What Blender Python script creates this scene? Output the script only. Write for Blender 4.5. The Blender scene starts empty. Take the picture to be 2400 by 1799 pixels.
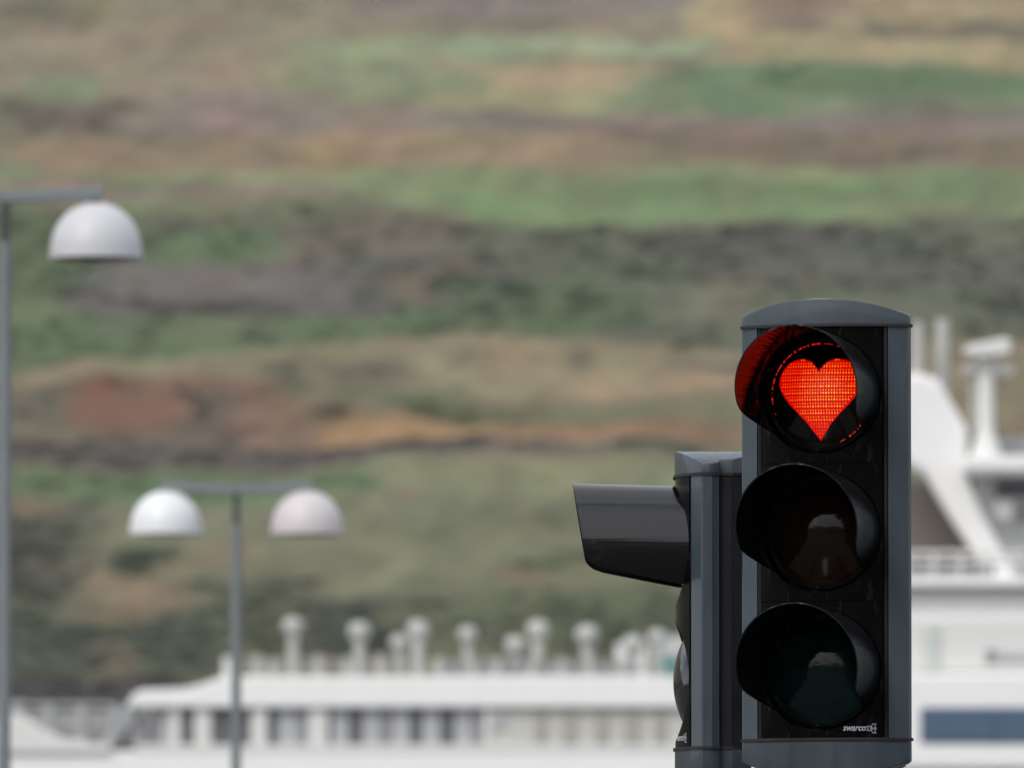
import bpy, bmesh, math, random
import numpy as np
from mathutils import Vector, Matrix

random.seed(7)
rng = np.random.default_rng(11)
R = math.radians
sc = bpy.context.scene
C = sc.collection

# ------------------------------------------------------------------ camera
FPX, CX, CY, HOR = 28800.0, 1200.0, 899.5, 2600.0     # focal length and horizon in pixels of the 2400 px photograph
CAMZ = 1.62
cam = bpy.data.cameras.new('camera')
co = bpy.data.objects.new('camera', cam); C.objects.link(co)
cam.sensor_width = 36.0; cam.sensor_fit = 'HORIZONTAL'
cam.lens = 36.0 * FPX / 2400.0
cam.clip_start = 0.5; cam.clip_end = 20000
PITCH = math.atan((HOR - CY) / FPX)
co.location = (0, 0, CAMZ)
co.rotation_euler = (math.pi / 2 + PITCH, 0, 0)
cam.dof.use_dof = True
cam.dof.focus_distance = 23.93
cam.dof.aperture_fstop = 11.0
cam.dof.aperture_blades = 7
sc.camera = co

# ------------------------------------------------------------------ sky and sun
SUN_EL, SUN_AZ = R(42), R(-146)        # azimuth clockwise from +Y: behind the camera's left shoulder
w = bpy.data.worlds.new('World'); sc.world = w; w.use_nodes = True
nt = w.node_tree; nt.nodes.clear()
sky = nt.nodes.new('ShaderNodeTexSky'); sky.sky_type = 'NISHITA'; sky.sun_disc = False
sky.sun_elevation = SUN_EL; sky.sun_rotation = SUN_AZ
sky.air_density = 0.7; sky.dust_density = 4.0; sky.ozone_density = 0.6; sky.altitude = 0
bg = nt.nodes.new('ShaderNodeBackground'); bg.inputs['Strength'].default_value = 0.14
wo = nt.nodes.new('ShaderNodeOutputWorld')
mx = nt.nodes.new('ShaderNodeMix'); mx.data_type = 'RGBA'       # thin cloud over the blue
mx.inputs['Factor'].default_value = 0.62; mx.inputs['B'].default_value = (8.4, 8.6, 9.0, 1)
tcw = nt.nodes.new('ShaderNodeTexCoord'); mpw = nt.nodes.new('ShaderNodeMapping'); mpw.inputs['Scale'].default_value = (1.0, 1.0, 2.6)
cn = nt.nodes.new('ShaderNodeTexNoise'); cn.inputs['Scale'].default_value = 3.2; cn.inputs['Detail'].default_value = 7; cn.inputs['Roughness'].default_value = 0.55
cr = nt.nodes.new('ShaderNodeMapRange'); cr.inputs['From Min'].default_value = 0.36; cr.inputs['From Max'].default_value = 0.62
cr.inputs['To Min'].default_value = 0.25; cr.inputs['To Max'].default_value = 0.92        # broken cloud, the same all round
nt.links.new(tcw.outputs['Generated'], mpw.inputs['Vector']); nt.links.new(mpw.outputs[0], cn.inputs['Vector'])
nt.links.new(cn.outputs['Fac'], cr.inputs['Value']); nt.links.new(cr.outputs[0], mx.inputs['Factor'])
nt.links.new(sky.outputs[0], mx.inputs['A'])
nt.links.new(mx.outputs['Result'], bg.inputs['Color']); nt.links.new(bg.outputs[0], wo.inputs['Surface'])
sl = bpy.data.lights.new('sun', 'SUN'); sl.energy = 1.5; sl.angle = R(24); sl.color = (1.0, 0.975, 0.94)
so = bpy.data.objects.new('sun', sl); C.objects.link(so)
sd = Vector((math.sin(SUN_AZ) * math.cos(SUN_EL), math.cos(SUN_AZ) * math.cos(SUN_EL), math.sin(SUN_EL)))
so.rotation_euler = sd.to_track_quat('Z', 'Y').to_euler(); so.location = (0, -20, 60)

sc.view_settings.view_transform = 'Standard'
sc.view_settings.look = 'None'
sc.view_settings.exposure = 0.14
sc.view_settings.gamma = 1.0
sc.view_settings.use_curve_mapping = False
sc.render.engine = 'CYCLES'
sc.cycles.use_denoising = True
sc.cycles.max_bounces = 6
sc.cycles.sample_clamp_indirect = 4.0

# ------------------------------------------------------------------ helpers
cp, sp = math.cos(PITCH), math.sin(PITCH)
def W(px, py, Y):
    """the point at depth Y whose place in the photograph was measured as (px, py)"""
    u, v = (px - CX) / FPX, (CY - py) / FPX
    dx, dy, dz = u, cp - v * sp, sp + v * cp
    k = Y / dy
    return Vector((dx * k, Y, CAMZ + dz * k))

def lin(c):
    return tuple(((x / 255) / 12.92 if x / 255 <= 0.04045 else ((x / 255 + 0.055) / 1.055) ** 2.4) for x in c)

def mat(name, rgb, rough=0.5, metal=0.0, spec=0.5, noise=0.0, nscale=20.0, bump=0.0, bscale=60.0, emit=None, estr=0.0,
        coat=0.0, stretch=(1, 1, 1), rough_var=0.0, wave=None):
    """procedural material: noise varies value and gloss, bump gives fine relief"""
    m = bpy.data.materials.new(name); m.use_nodes = True
    n = m.node_tree.nodes; l = m.node_tree.links
    b = n['Principled BSDF']
    b.inputs['Base Color'].default_value = (*rgb, 1)
    b.inputs['Roughness'].default_value = rough
    b.inputs['Metallic'].default_value = metal
    b.inputs['Specular IOR Level'].default_value = spec
    b.inputs['Coat Weight'].default_value = coat
    b.inputs['Coat Roughness'].default_value = 0.05
    if emit:
        b.inputs['Emission Color'].default_value = (*emit, 1); b.inputs['Emission Strength'].default_value = estr
    tc = n.new('ShaderNodeTexCoord'); mp = n.new('ShaderNodeMapping')
    mp.inputs['Scale'].default_value = stretch
    l.new(tc.outputs['Object'], mp.inputs['Vector'])
    if noise or rough_var:
        t = n.new('ShaderNodeTexNoise'); t.inputs['Scale'].default_value = nscale; t.inputs['Detail'].default_value = 6
        t.inputs['Roughness'].default_value = 0.65
        l.new(mp.outputs[0], t.inputs['Vector'])
        if noise:
            mx = n.new('ShaderNodeMix'); mx.data_type = 'RGBA'
            mx.inputs['A'].default_value = (*[x * (1 - noise) for x in rgb], 1)
            mx.inputs['B'].default_value = (*[min(1, x * (1 + noise)) for x in rgb], 1)
            l.new(t.outputs['Fac'], mx.inputs['Factor']); l.new(mx.outputs['Result'], b.inputs['Base Color'])
        if rough_var:
            mr = n.new('ShaderNodeMapRange')
            mr.inputs['From Min'].default_value = 0.3; mr.inputs['From Max'].default_value = 0.7
            mr.inputs['To Min'].default_value = max(0.02, rough - rough_var); mr.inputs['To Max'].default_value = rough + rough_var
            l.new(t.outputs['Fac'], mr.inputs['Value']); l.new(mr.outputs[0], b.inputs['Roughness'])
    if bump:
        t2 = n.new('ShaderNodeTexNoise'); t2.inputs['Scale'].default_value = bscale; t2.inputs['Detail'].default_value = 3
        l.new(mp.outputs[0], t2.inputs['Vector'])
        bp = n.new('ShaderNodeBump'); bp.inputs['Strength'].default_value = bump; bp.inputs['Distance'].default_value = 0.002
        l.new(t2.outputs['Fac'], bp.inputs['Height']); l.new(bp.outputs[0], b.inputs['Normal'])
    if wave:
        wv = n.new('ShaderNodeTexWave'); wv.bands_direction = 'Z'; wv.inputs['Scale'].default_value = wave[0]
        wv.inputs['Distortion'].default_value = 0.0
        l.new(tc.outputs['Object'], wv.inputs['Vector'])
        bp = n.new('ShaderNodeBump'); bp.inputs['Strength'].default_value = wave[1]; bp.inputs['Distance'].default_value = 0.001
        l.new(wv.outputs['Fac'], bp.inputs['Height']); l.new(bp.outputs[0], b.inputs['Normal'])
    return m

class MB:
    def __init__(s): s.v = []; s.f = []
    def add(s, v, f):
        o = len(s.v); s.v += [tuple(x) for x in v]; s.f += [tuple(i + o for i in q) for q in f]; return s
    def box(s, lo, hi):
        (a, b, c), (d, e, g) = lo, hi
        return s.add([(a, b, c), (d, b, c), (d, e, c), (a, e, c), (a, b, g), (d, b, g), (d, e, g), (a, e, g)],
                     [(3, 2, 1, 0), (4, 5, 6, 7), (0, 1, 5, 4), (1, 2, 6, 5), (2, 3, 7, 6), (3, 0, 4, 7)])
    def prism(s, poly, y0, y1):
        """polygon in XZ, extruded from y0 to y1"""
        n = len(poly); v = [(x, y0, z) for x, z in poly] + [(x, y1, z) for x, z in poly]
        f = [tuple(range(n)), tuple(range(2 * n - 1, n - 1, -1))]
        f += [(i, i + n, (i + 1) % n + n, (i + 1) % n) for i in range(n)]
        return s.add(v, f)
    def slab(s, poly, z0, z1):
        """polygon in XY, extruded from z0 to z1"""
        n = len(poly); v = [(x, y, z0) for x, y in poly] + [(x, y, z1) for x, y in poly]
        f = [tuple(range(n - 1, -1, -1)), tuple(range(n, 2 * n))]
        f += [(i, (i + 1) % n, (i + 1) % n + n, i + n) for i in range(n)]
        return s.add(v, f)
    def tube(s, p0, p1, r0, r1=None, n=16):
        r1 = r0 if r1 is None else r1
        p0, p1 = Vector(p0), Vector(p1); d = (p1 - p0).normalized()
        a = d.orthogonal().normalized(); b = d.cross(a); v = []
        for p, r in ((p0, r0), (p1, r1)):
            for i in range(n):
                t = 2 * math.pi * i / n; v.append(p + (a * math.cos(t) + b * math.sin(t)) * r)
        f = [(i, (i + 1) % n, (i + 1) % n + n, i + n) for i in range(n)] + [tuple(range(n - 1, -1, -1)), tuple(range(n, 2 * n))]
        return s.add(v, f)
    def lathe(s, prof, c=(0, 0, 0), n=32, axis='Z'):
        v = []; f = []; m = len(prof)
        for i in range(n):
            t = 2 * math.pi * i / n
            for r, h in prof:
                q = (r * math.cos(t), r * math.sin(t), h) if axis == 'Z' else (r * math.cos(t), h, r * math.sin(t))
                v.append((q[0] + c[0], q[1] + c[1], q[2] + c[2]))
        for i in range(n):
            for j in range(m - 1):
                a, b = i * m + j, ((i + 1) % n) * m + j
                f.append((a, b, b + 1, a + 1) if axis == 'Z' else (a, a + 1, b + 1, b))
        return s.add(v, f)
    def mesh(s, name, smooth=None):
        me = bpy.data.meshes.new(name); me.from_pydata(s.v, [], s.f); me.update()
        bm = bmesh.new(); bm.from_mesh(me); bmesh.ops.remove_doubles(bm, verts=bm.verts, dist=1e-6)
        bmesh.ops.recalc_face_normals(bm, faces=bm.faces); bm.to_mesh(me); bm.free()
        if smooth is not None:
            me.shade_smooth(); me.set_sharp_from_angle(angle=R(smooth))
        return me
    def build(s, name, m, parent=None, smooth=None, bevel=0.0, seg=2, loc=None):
        return link(name, s.mesh(name, smooth), m, parent, bevel, seg, loc)

def link(name, me, m, parent=None, bevel=0.0, seg=2, loc=None):
    o = bpy.data.objects.new(name, me); C.objects.link(o)
    if m is not None and not me.materials: me.materials.append(m)
    if parent is not None: o.parent = parent
    if loc is not None: o.location = loc
    if bevel:
        b = o.modifiers.new('bevel', 'BEVEL'); b.width = bevel; b.segments = seg; b.limit_method = 'ANGLE'; b.angle_limit = R(32)
        b.harden_normals = False
    return o

def tag(o, label=None, cat=None, group=None, kind=None):
    if label: o['label'] = label
    if cat: o['category'] = cat
    if group: o['group'] = group
    if kind: o['kind'] = kind
    return o

def empty(name, loc, rz=0.0):
    o = bpy.data.objects.new(name, None); C.objects.link(o); o.location = loc; o.rotation_euler = (0, 0, rz)
    o.empty_display_size = 0.2
    return o

# ------------------------------------------------------------------ value noise for terrain
def vnoise(x, y, seed, octaves=4, rough=0.5):
    out = np.zeros_like(x, dtype=float); amp = 1.0; tot = 0.0
    for k in range(octaves):
        lat = np.random.default_rng(seed + k * 101).random((256, 256)) * 2 - 1
        xi, yi = np.floor(x).astype(int), np.floor(y).astype(int)
        fx, fy = x - xi, y - yi
        fx = fx * fx * (3 - 2 * fx); fy = fy * fy * (3 - 2 * fy)
        g = lambda a, b: lat[a % 256, b % 256]
        v = (g(xi, yi) * (1 - fx) + g(xi + 1, yi) * fx) * (1 - fy) + (g(xi, yi + 1) * (1 - fx) + g(xi + 1, yi + 1) * fx) * fy
        out += v * amp; tot += amp; amp *= rough; x = x * 2.03 + 17.3; y = y * 2.03 + 5.1
    return out / tot

# ------------------------------------------------------------------ the setting: ground, water, hillside
def sheet(name, x0, x1, y0, y1, z, m):
    o = MB().add([(x0, y0, z), (x1, y0, z), (x1, y1, z), (x0, y1, z)], [(0, 1, 2, 3)]).build(name, m)
    return tag(o, kind='structure')

asphalt = mat('asphalt', (0.05, 0.05, 0.052), 0.85, noise=0.35, nscale=0.6, bump=0.4, bscale=90)
concrete = mat('quay_concrete', (0.28, 0.27, 0.25), 0.8, noise=0.25, nscale=0.5)
sheet('ground', -1500, 1500, -2500, 118, 0.0, asphalt)
qk = MB().box((-1500, 118, -2.6), (1500, 120.5, 0.12)).build('quay', concrete); tag(qk, kind='structure')
water_m = mat('sea_water', (0.02, 0.035, 0.04), 0.12, bump=0.9, bscale=0.35)
sheet('water', -4000, 4000, 120.5, 1475, -2.0, water_m)

SLOPE, Y0 = 0.5, 1446.0            # the hillside across the water
def on_hill(px, py):
    """hillside coordinates (metres along, metres up) of a measured spot, on the mean slope"""
    p = W(px, py, 1000.0); k = (p.z - CAMZ) / 1000.0
    Y = (SLOPE * Y0 + CAMZ + 2.0) / (SLOPE - k)
    return p.x / 1000.0 * Y, CAMZ + k * Y

# ground cover of the hillside: (x0, x1, y0, y1, colour, edge softness), listed from the lie of the land in the photograph
G = 2400 / 2212.0
COVER = [
 (-200, 2500, -80, 100, (138, 126, 108), 40), (-200, 720, 40, 210, (141, 127, 109), 40), (190, 300, 0, 60, (134, 131, 96), 25),
 (0, 150, -40, 40, (116, 113, 92), 30), (760, 1560, -60, 45, (132, 119, 114), 25), (960, 1180, 40, 80, (124, 115, 102), 20),
 (1540, 1800, -30, 20, (148, 124, 108), 25), (1500, 2260, 40, 145, (168, 150, 118), 25), (1490, 1640, -10, 110, (163, 148, 114), 25),
 (1640, 1790, 0, 90, (138, 118, 104), 25), (1830, 2240, -20, 60, (152, 136, 108), 20), (1960, 2260, 8, 26, (176, 156, 126), 8),
 (1910, 2250, 56, 90, (118, 107, 91), 12),
 (600, 1000, 88, 225, (135, 137, 107), 30), (620, 900, 90, 130, (142, 148, 116), 20), (930, 1540, 92, 124, (144, 154, 124), 12),
 (940, 1430, 132, 205, (168, 148, 120), 16), (700, 1060, 150, 225, (133, 140, 108), 25), (900, 1300, 190, 228, (152, 146, 112), 14),
 (0, 240, 172, 222, (131, 139, 110), 16), (0, 700, 215, 300, (118, 105, 92), 14), (0, 330, 228, 280, (106, 95, 85), 10),
 (340, 720, 195, 290, (136, 122, 114), 25), (700, 1250, 228, 310, (127, 113, 101), 14), (900, 1180, 240, 300, (132, 120, 116), 20),
 (1480, 2300, 146, 236, (108, 131, 98), 12), (1380, 1700, 172, 234, (110, 132, 99), 16), (1270, 1500, 196, 232, (118, 134, 102), 14), (1600, 2300, 150, 196, (100, 126, 90), 16), (1750, 2300, 205, 238, (122, 128, 104), 12),
 (1180, 2300, 234, 300, (131, 115, 112), 12), (1280, 1660, 232, 262, (140, 124, 114), 10), (1150, 2300, 285, 378, (128, 112, 96), 22),
 (0, 1250, 292, 380, (148, 128, 103), 20), (0, 520, 320, 370, (150, 126, 104), 20), (560, 660, 300, 372, (128, 112, 98), 15),
 (620, 760, 290, 372, (158, 134, 102), 18), (1240, 1700, 330, 378, (138, 121, 98), 18),
 (200, 2300, 370, 478, (128, 139, 102), 14), (-40, 80, 355, 390, (118, 140, 100), 12), (80, 720, 394, 436, (134, 118, 105), 12),
 (880, 1830, 402, 468, (119, 146, 100), 16), (1250, 2300, 390, 440, (112, 132, 92), 18), (280, 1000, 432, 482, (122, 123, 96), 16),
 (-100, 1000, 470, 560, (106, 104, 86), 20), (330, 660, 488, 560, (90, 112, 80), 18), (620, 1020, 478, 610, (108, 100, 88), 20),
 (980, 2300, 478, 740, (101, 105, 86), 24), (1380, 1920, 486, 545, (91, 89, 80), 22), (1950, 2300, 470, 640, (104, 106, 88), 20),
 (1250, 1500, 545, 640, (90, 98, 80), 30), (1500, 2300, 560, 620, (98, 96, 86), 20), (1300, 1620, 610, 740, (106, 106, 88), 24),
 (-200, 260, 470, 830, (95, 112, 80), 30), (180, 840, 566, 690, (104, 96, 96), 22), (260, 800, 572, 640, (113, 105, 103), 20),
 (280, 640, 640, 690, (90, 83, 82), 18), (780, 1080, 560, 690, (93, 90, 84), 24), (870, 940, 600, 670, (120, 104, 88), 26), (910, 980, 570, 620, (118, 103, 88), 24),
 (990, 1360, 620, 720, (84, 100, 74), 24), (20, 900, 692, 830, (94, 114, 80), 18), (850, 1250, 670, 735, (92, 110, 78), 18),
 (160, 560, 690, 740, (100, 110, 84), 18),
]
COVER_SLANT = [  # below the slanting field edge that rises from (20,830) to (900,738)
 (20, 2300, 742, 930, (143, 130, 105), 10), (1000, 1700, 760, 850, (152, 136, 110), 24), (620, 720, 775, 850, (100, 98, 80), 24), (740, 860, 785, 830, (114, 103, 88), 20),
 (960, 1020, 765, 795, (120, 108, 92), 18), (1230, 1320, 764, 800, (120, 108, 94), 20), (1480, 1620, 780, 812, (108, 96, 88), 12), (720, 1000, 830, 880, (120, 116, 92), 18),
]
COVER_LOW = [
 (1000, 1700, 850, 930, (124, 116, 92), 20), (860, 1070, 850, 925, (104, 108, 80), 18), (1180, 1420, 870, 920, (112, 114, 86), 16),
 (-50, 640, 838, 990, (112, 98, 84), 24), (170, 620, 842, 930, (127, 92, 77), 20), (200, 280, 838, 880, (138, 88, 68), 14), (440, 560, 870, 930, (108, 92, 82), 14),
 (-40, 180, 870, 960, (112, 104, 90), 18), (550, 790, 872, 968, (128, 106, 88), 20), (700, 1080, 916, 972, (152, 122, 92), 10), (740, 880, 905, 966, (166, 130, 92), 12),
 (880, 1040, 930, 970, (168, 132, 92), 8), (1050, 1720, 926, 964, (152, 116, 88), 10), (1380, 1620, 928, 952, (156, 116, 86), 8), (660, 1100, 964, 1004, (84, 74, 78), 8),
 (-60, 700, 952, 1010, (94, 84, 82), 14), (1060, 1560, 966, 996, (104, 98, 88), 10),
 (-60, 2300, 1006, 1340, (119, 117, 95), 14), (-60, 800, 1014, 1080, (92, 113, 80), 12), (780, 1600, 992, 1070, (132, 130, 101), 18),
 (1560, 2300, 960, 1100, (112, 112, 90), 30),
 (700, 1600, 1060, 1260, (121, 122, 97), 30), (-60, 210, 1090, 1300, (84, 82, 70), 34), (0, 130, 1075, 1125, (124, 107, 90), 16), (210, 420, 1225, 1310, (134, 116, 96), 20),
 (250, 380, 1180, 1232, (70, 82, 62), 12), (440, 560, 1150, 1230, (128, 114, 94), 20), (840, 900, 1045, 1075, (140, 120, 102), 12), (1110, 1180, 1230, 1275, (138, 116, 98), 14),
 (880, 1000, 1120, 1170, (106, 108, 84), 16), (1160, 1420, 1170, 1220, (108, 112, 86), 18),
 (-60, 470, 1310, 1500, (74, 80, 66), 26), (150, 330, 1290, 1340, (112, 102, 84), 18), (60, 300, 1360, 1400, (62, 72, 58), 16), (430, 640, 1250, 1420, (92, 94, 76), 30),
 (630, 830, 1300, 1420, (66, 74, 60), 24), (820, 1620, 1280, 1440, (100, 104, 80), 26), (1180, 1500, 1330, 1390, (86, 94, 70), 20), (210, 290, 1420, 1470, (112, 98, 84), 14),
 (300, 460, 1400, 1470, (84, 92, 74), 20), (-300, 2500, 1478, 1560, (68, 63, 66), 10), (-300, 2500, 1560, 2800, (66, 62, 62), 20),
]

def cover_colours(hx, hz):
    n = len(hx)
    e = on_hill(2400, 900)[0] + 6.0                       # the fields and screes carry on in the same way beyond the view
    raw = hx; hx = np.abs((hx + e) % (4 * e) - 2 * e) - e; hx = -hx
    wx = vnoise(hx / 14.0, hz / 3.0, 3, 4) * 6.5; wz = vnoise(hx / 26.0 + 40, hz / 6.0, 8, 4) * 1.5
    x, z = hx + wx, hz + wz
    slant = np.clip((x - on_hill(0, 800 * G)[0]) / 48.0, 0, 1)
    col = np.tile(np.array(lin((128, 120, 100))), (n, 1))
    def put(items, zz):
        for (a, b, c, d, rgb, soft) in items:
            ax, zt = on_hill(a * G, c * G); bx, zb = on_hill(b * G, d * G)
            bx = on_hill(b * G, c * G)[0]
            s = soft * G * 1600 / FPX
            sx = s * 4.5; s = s * 1.25
            e = lambda t, q: np.clip(t / q + 0.5, 0, 1) ** 2 * (3 - 2 * np.clip(t / q + 0.5, 0, 1))
            # rounded ends: patches narrow towards their sides
            k = e(x - ax, sx) * e(bx - x, sx) * e(zt - zz, s) * e(zz - zb, s)
            col[:] = col * (1 - k[:, None]) + np.array(lin(rgb)) * k[:, None]
    put(COVER, z)
    put(COVER_SLANT, z + (1 - slant) * 5.0)
    put(COVER_LOW, z)
    mott = vnoise(hx / 11.0, hz / 2.0, 133, 4, 0.65) * 0.30 + vnoise(hx / 22.0 + 9, hz / 5.0, 171, 3, 0.6) * 0.20
    mott += vnoise((hx - hz * 0.9) / 5.0, hz / 13.0, 303, 3, 0.6) * 0.16
    col *= (1 + mott)[:, None]
    wrm = vnoise(hx / 10.0 + 70, hz / 3.4, 211, 3, 0.6) * 0.10
    col *= np.column_stack([1 + wrm, 1 - wrm * 0.3, 1 - wrm * 0.2])
    g = col.mean(axis=1, keepdims=True)
    ex = np.clip(col[:, 1:2] - np.maximum(col[:, 0:1], col[:, 2:3]), 0, 1)     # the fields are a muted green
    return (g + (col - g) * 0.91) * np.array([0.985, 1.0, 0.93]) + ex * np.array([0.05, -0.05, 0.0])

def hill_height(x, y):
    base = (y - Y0) * SLOPE - 2.0
    t = vnoise(x / 46.0, base / 7.5, 21, 4) * 1.7 + vnoise(x / 16.0, base / 3.0, 55, 3) * 0.55 + vnoise(x / 5.0, base / 1.6, 77, 2) * 0.2
    t = t + vnoise((x - base * 0.9) / 6.0, base / 16.0, 303, 3) * 0.8 + vnoise((x + base * 1.3) / 9.0, base / 20.0, 317, 3) * 0.6
    fade = np.clip((y - Y0) / 14.0, 0, 1)
    big = np.clip((np.abs(x) - 250) / 900, 0, 1) * vnoise(x / 500.0, base / 90.0, 91, 3) * 60
    return base + (t + big) * fade

xs = np.concatenate([-np.geomspace(1900, 264, 34), np.linspace(-260, -111.5, 110), np.linspace(-110, 110, 420), np.linspace(111.5, 260, 110), np.geomspace(264, 1900, 34)])
ys = np.concatenate([np.linspace(Y0, 1530, 40), np.linspace(1530.8, 1800, 340), np.geomspace(1803, 2500, 30)])
gx, gy = np.meshgrid(xs, ys); fx, fy = gx.ravel(), gy.ravel()
fz = hill_height(fx, fy)
hv = np.column_stack([fx, fy, fz]); nx, ny = len(xs), len(ys)
ii, jj = np.meshgrid(np.arange(nx - 1), np.arange(ny - 1)); a = (jj * nx + ii).ravel()
hf = np.column_stack([a, a + 1, a + nx + 1, a + nx])
hme = bpy.data.meshes.new('hillside'); hme.from_pydata(hv.tolist(), [], hf.tolist()); hme.update(); hme.shade_smooth()
HCOL = cover_colours(fx * 1.0, (fy - Y0) * SLOPE - 2.0)
ca = hme.color_attributes.new('cover', 'FLOAT_COLOR', 'POINT')
ca.data.foreach_set('color', np.column_stack([HCOL, np.ones(len(HCOL))]).astype(np.float32).ravel())

HILL_GAIN = 0.62
def hill_material():
    m = bpy.data.materials.new('hill_ground_cover'); m.use_nodes = True
    n = m.node_tree.nodes; l = m.node_tree.links; b = n['Principled BSDF']
    b.inputs['Roughness'].default_value = 0.95; b.inputs['Specular IOR Level'].default_value = 0.1
    at = n.new('ShaderNodeAttribute'); at.attribute_name = 'cover'
    tc = n.new('ShaderNodeTexCoord'); mp = n.new('ShaderNodeMapping'); mp.inputs['Scale'].default_value = (0.45, 0.6, 1.0)
    l.new(tc.outputs['Object'], mp.inputs['Vector'])
    t1 = n.new('ShaderNodeTexNoise'); t1.inputs['Scale'].default_value = 0.55; t1.inputs['Detail'].default_value = 7; t1.inputs['Roughness'].default_value = 0.62
    l.new(mp.outputs[0], t1.inputs['Vector'])
    mr = n.new('ShaderNodeMapRange'); mr.inputs['From Min'].default_value = 0.28; mr.inputs['From Max'].default_value = 0.72
    mr.inputs['To Min'].default_value = 0.72 * HILL_GAIN; mr.inputs['To Max'].default_value = 1.28 * HILL_GAIN
    l.new(t1.outputs['Fac'], mr.inputs['Value'])
    vm = n.new('ShaderNodeVectorMath'); vm.operation = 'SCALE'
    l.new(at.outputs['Color'], vm.inputs[0]); l.new(mr.outputs[0], vm.inputs['Scale'])
    t2 = n.new('ShaderNodeTexNoise'); t2.inputs['Scale'].default_value = 0.22; t2.inputs['Detail'].default_value = 5
    l.new(mp.outputs[0], t2.inputs['Vector'])
    r2 = n.new('ShaderNodeValToRGB')
    r2.color_ramp.elements[0].position = 0.35; r2.color_ramp.elements[0].color = (0.96, 1.02, 0.95, 1)
    r2.color_ramp.elements[1].position = 0.65; r2.color_ramp.elements[1].color = (1.04, 0.99, 1.02, 1)
    l.new(t2.outputs['Fac'], r2.inputs['Fac'])
    v2 = n.new('ShaderNodeVectorMath'); v2.operation = 'MULTIPLY'
    l.new(vm.outputs[0], v2.inputs[0]); l.new(r2.outputs['Color'], v2.inputs[1])
    l.new(v2.outputs[0], b.inputs['Base Color'])
    t3 = n.new('ShaderNodeTexNoise'); t3.inputs['Scale'].default_value = 0.9; t3.inputs['Detail'].default_value = 5
    l.new(mp.outputs[0], t3.inputs['Vector'])
    bp = n.new('ShaderNodeBump'); bp.inputs['Strength'].default_value = 0.6; bp.inputs['Distance'].default_value = 0.6
    l.new(t3.outputs['Fac'], bp.inputs['Height']); l.new(bp.outputs[0], b.inputs['Normal'])
    return m
hill = link('hillside', hme, hill_material()); tag(hill, kind='structure')

# shrubs and heather tufts over the slope, denser where the cover is dark green
def shrubs():
    N = 24000
    X = rng.uniform(-190, 190, N); Y = rng.uniform(1535, 1800, N)
    hz = (Y - Y0) * SLOPE - 2.0
    col = cover_colours(X, hz); dark = col.mean(axis=1)
    keep = rng.random(N) < np.clip((0.138 - dark) / 0.07, 0.0, 1.0)
    X, Y, col = X[keep], Y[keep], col[keep]; Z = hill_height(X, Y)
    base = bmesh.new(); bmesh.ops.create_icosphere(base, subdivisions=1, radius=1.0)
    bv = np.array([v.co[:] for v in base.verts]); bf = np.array([[q.index for q in f.verts] for f in base.faces]); base.free()
    V = []; F = []; CO = []; o = 0
    for i in range(len(X)):
        s = rng.uniform(0.3, 0.9) * (1.6 if rng.random() < 0.08 else 1.0)
        q = bv * (1 + rng.uniform(-0.32, 0.32, (len(bv), 1))) * np.array([s * rng.uniform(1.1, 2.2), s * 1.2, s * 0.62])
        V.append(q + np.array([X[i], Y[i], Z[i] + s * 0.15])); F.append(bf + o); o += len(bv)
        tint = np.array([0.82, 0.9, 0.76]) * rng.uniform(0.74, 1.10)
        CO.append(np.tile(col[i] * tint, (len(bv), 1)))
    V = np.vstack(V); F = np.vstack(F); CO = np.vstack(CO)
    me = bpy.data.meshes.new('shrubs'); me.from_pydata(V.tolist(), [], F.tolist()); me.update()
    c = me.color_attributes.new('cover', 'FLOAT_COLOR', 'POINT')
    c.data.foreach_set('color', np.column_stack([CO, np.ones(len(CO))]).astype(np.float32).ravel())
    o = link('shrubs', me, hill.data.materials[0])
    return tag(o, 'low dark green shrubs and heather scattered over the hillside', 'shrubs', kind='stuff')
shrubs()

# the wooded slope of the town behind the camera, which the glossy lenses and hoods mirror
bx = np.linspace(-1500, 1500, 90); by = np.linspace(-90, -900, 50)
gx, gy = np.meshgrid(bx, by); tx, ty = gx.ravel(), gy.ravel()
tz = np.clip((-ty - 90) * 0.21, 0, 110) * (1 + 0.3 * vnoise(tx / 130, ty / 130, 5, 3)) + np.clip((-ty - 90) / 60, 0, 1) * (2.5 + vnoise(tx / 14, ty / 14, 6, 3) * 4) - 0.02
tv = np.column_stack([tx, ty, tz]); nx, ny = len(bx), len(by)
ii, jj = np.meshgrid(np.arange(nx - 1), np.arange(ny - 1)); a = (jj * nx + ii).ravel()
tme = bpy.data.meshes.new('terrain'); tme.from_pydata(tv.tolist(), [], np.column_stack([a, a + nx, a + nx + 1, a + 1]).tolist()); tme.update(); tme.shade_smooth()
tag(link('terrain', tme, mat('woodland', (0.032, 0.040, 0.026), 0.95, noise=0.6, nscale=0.05)), kind='structure')

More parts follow.
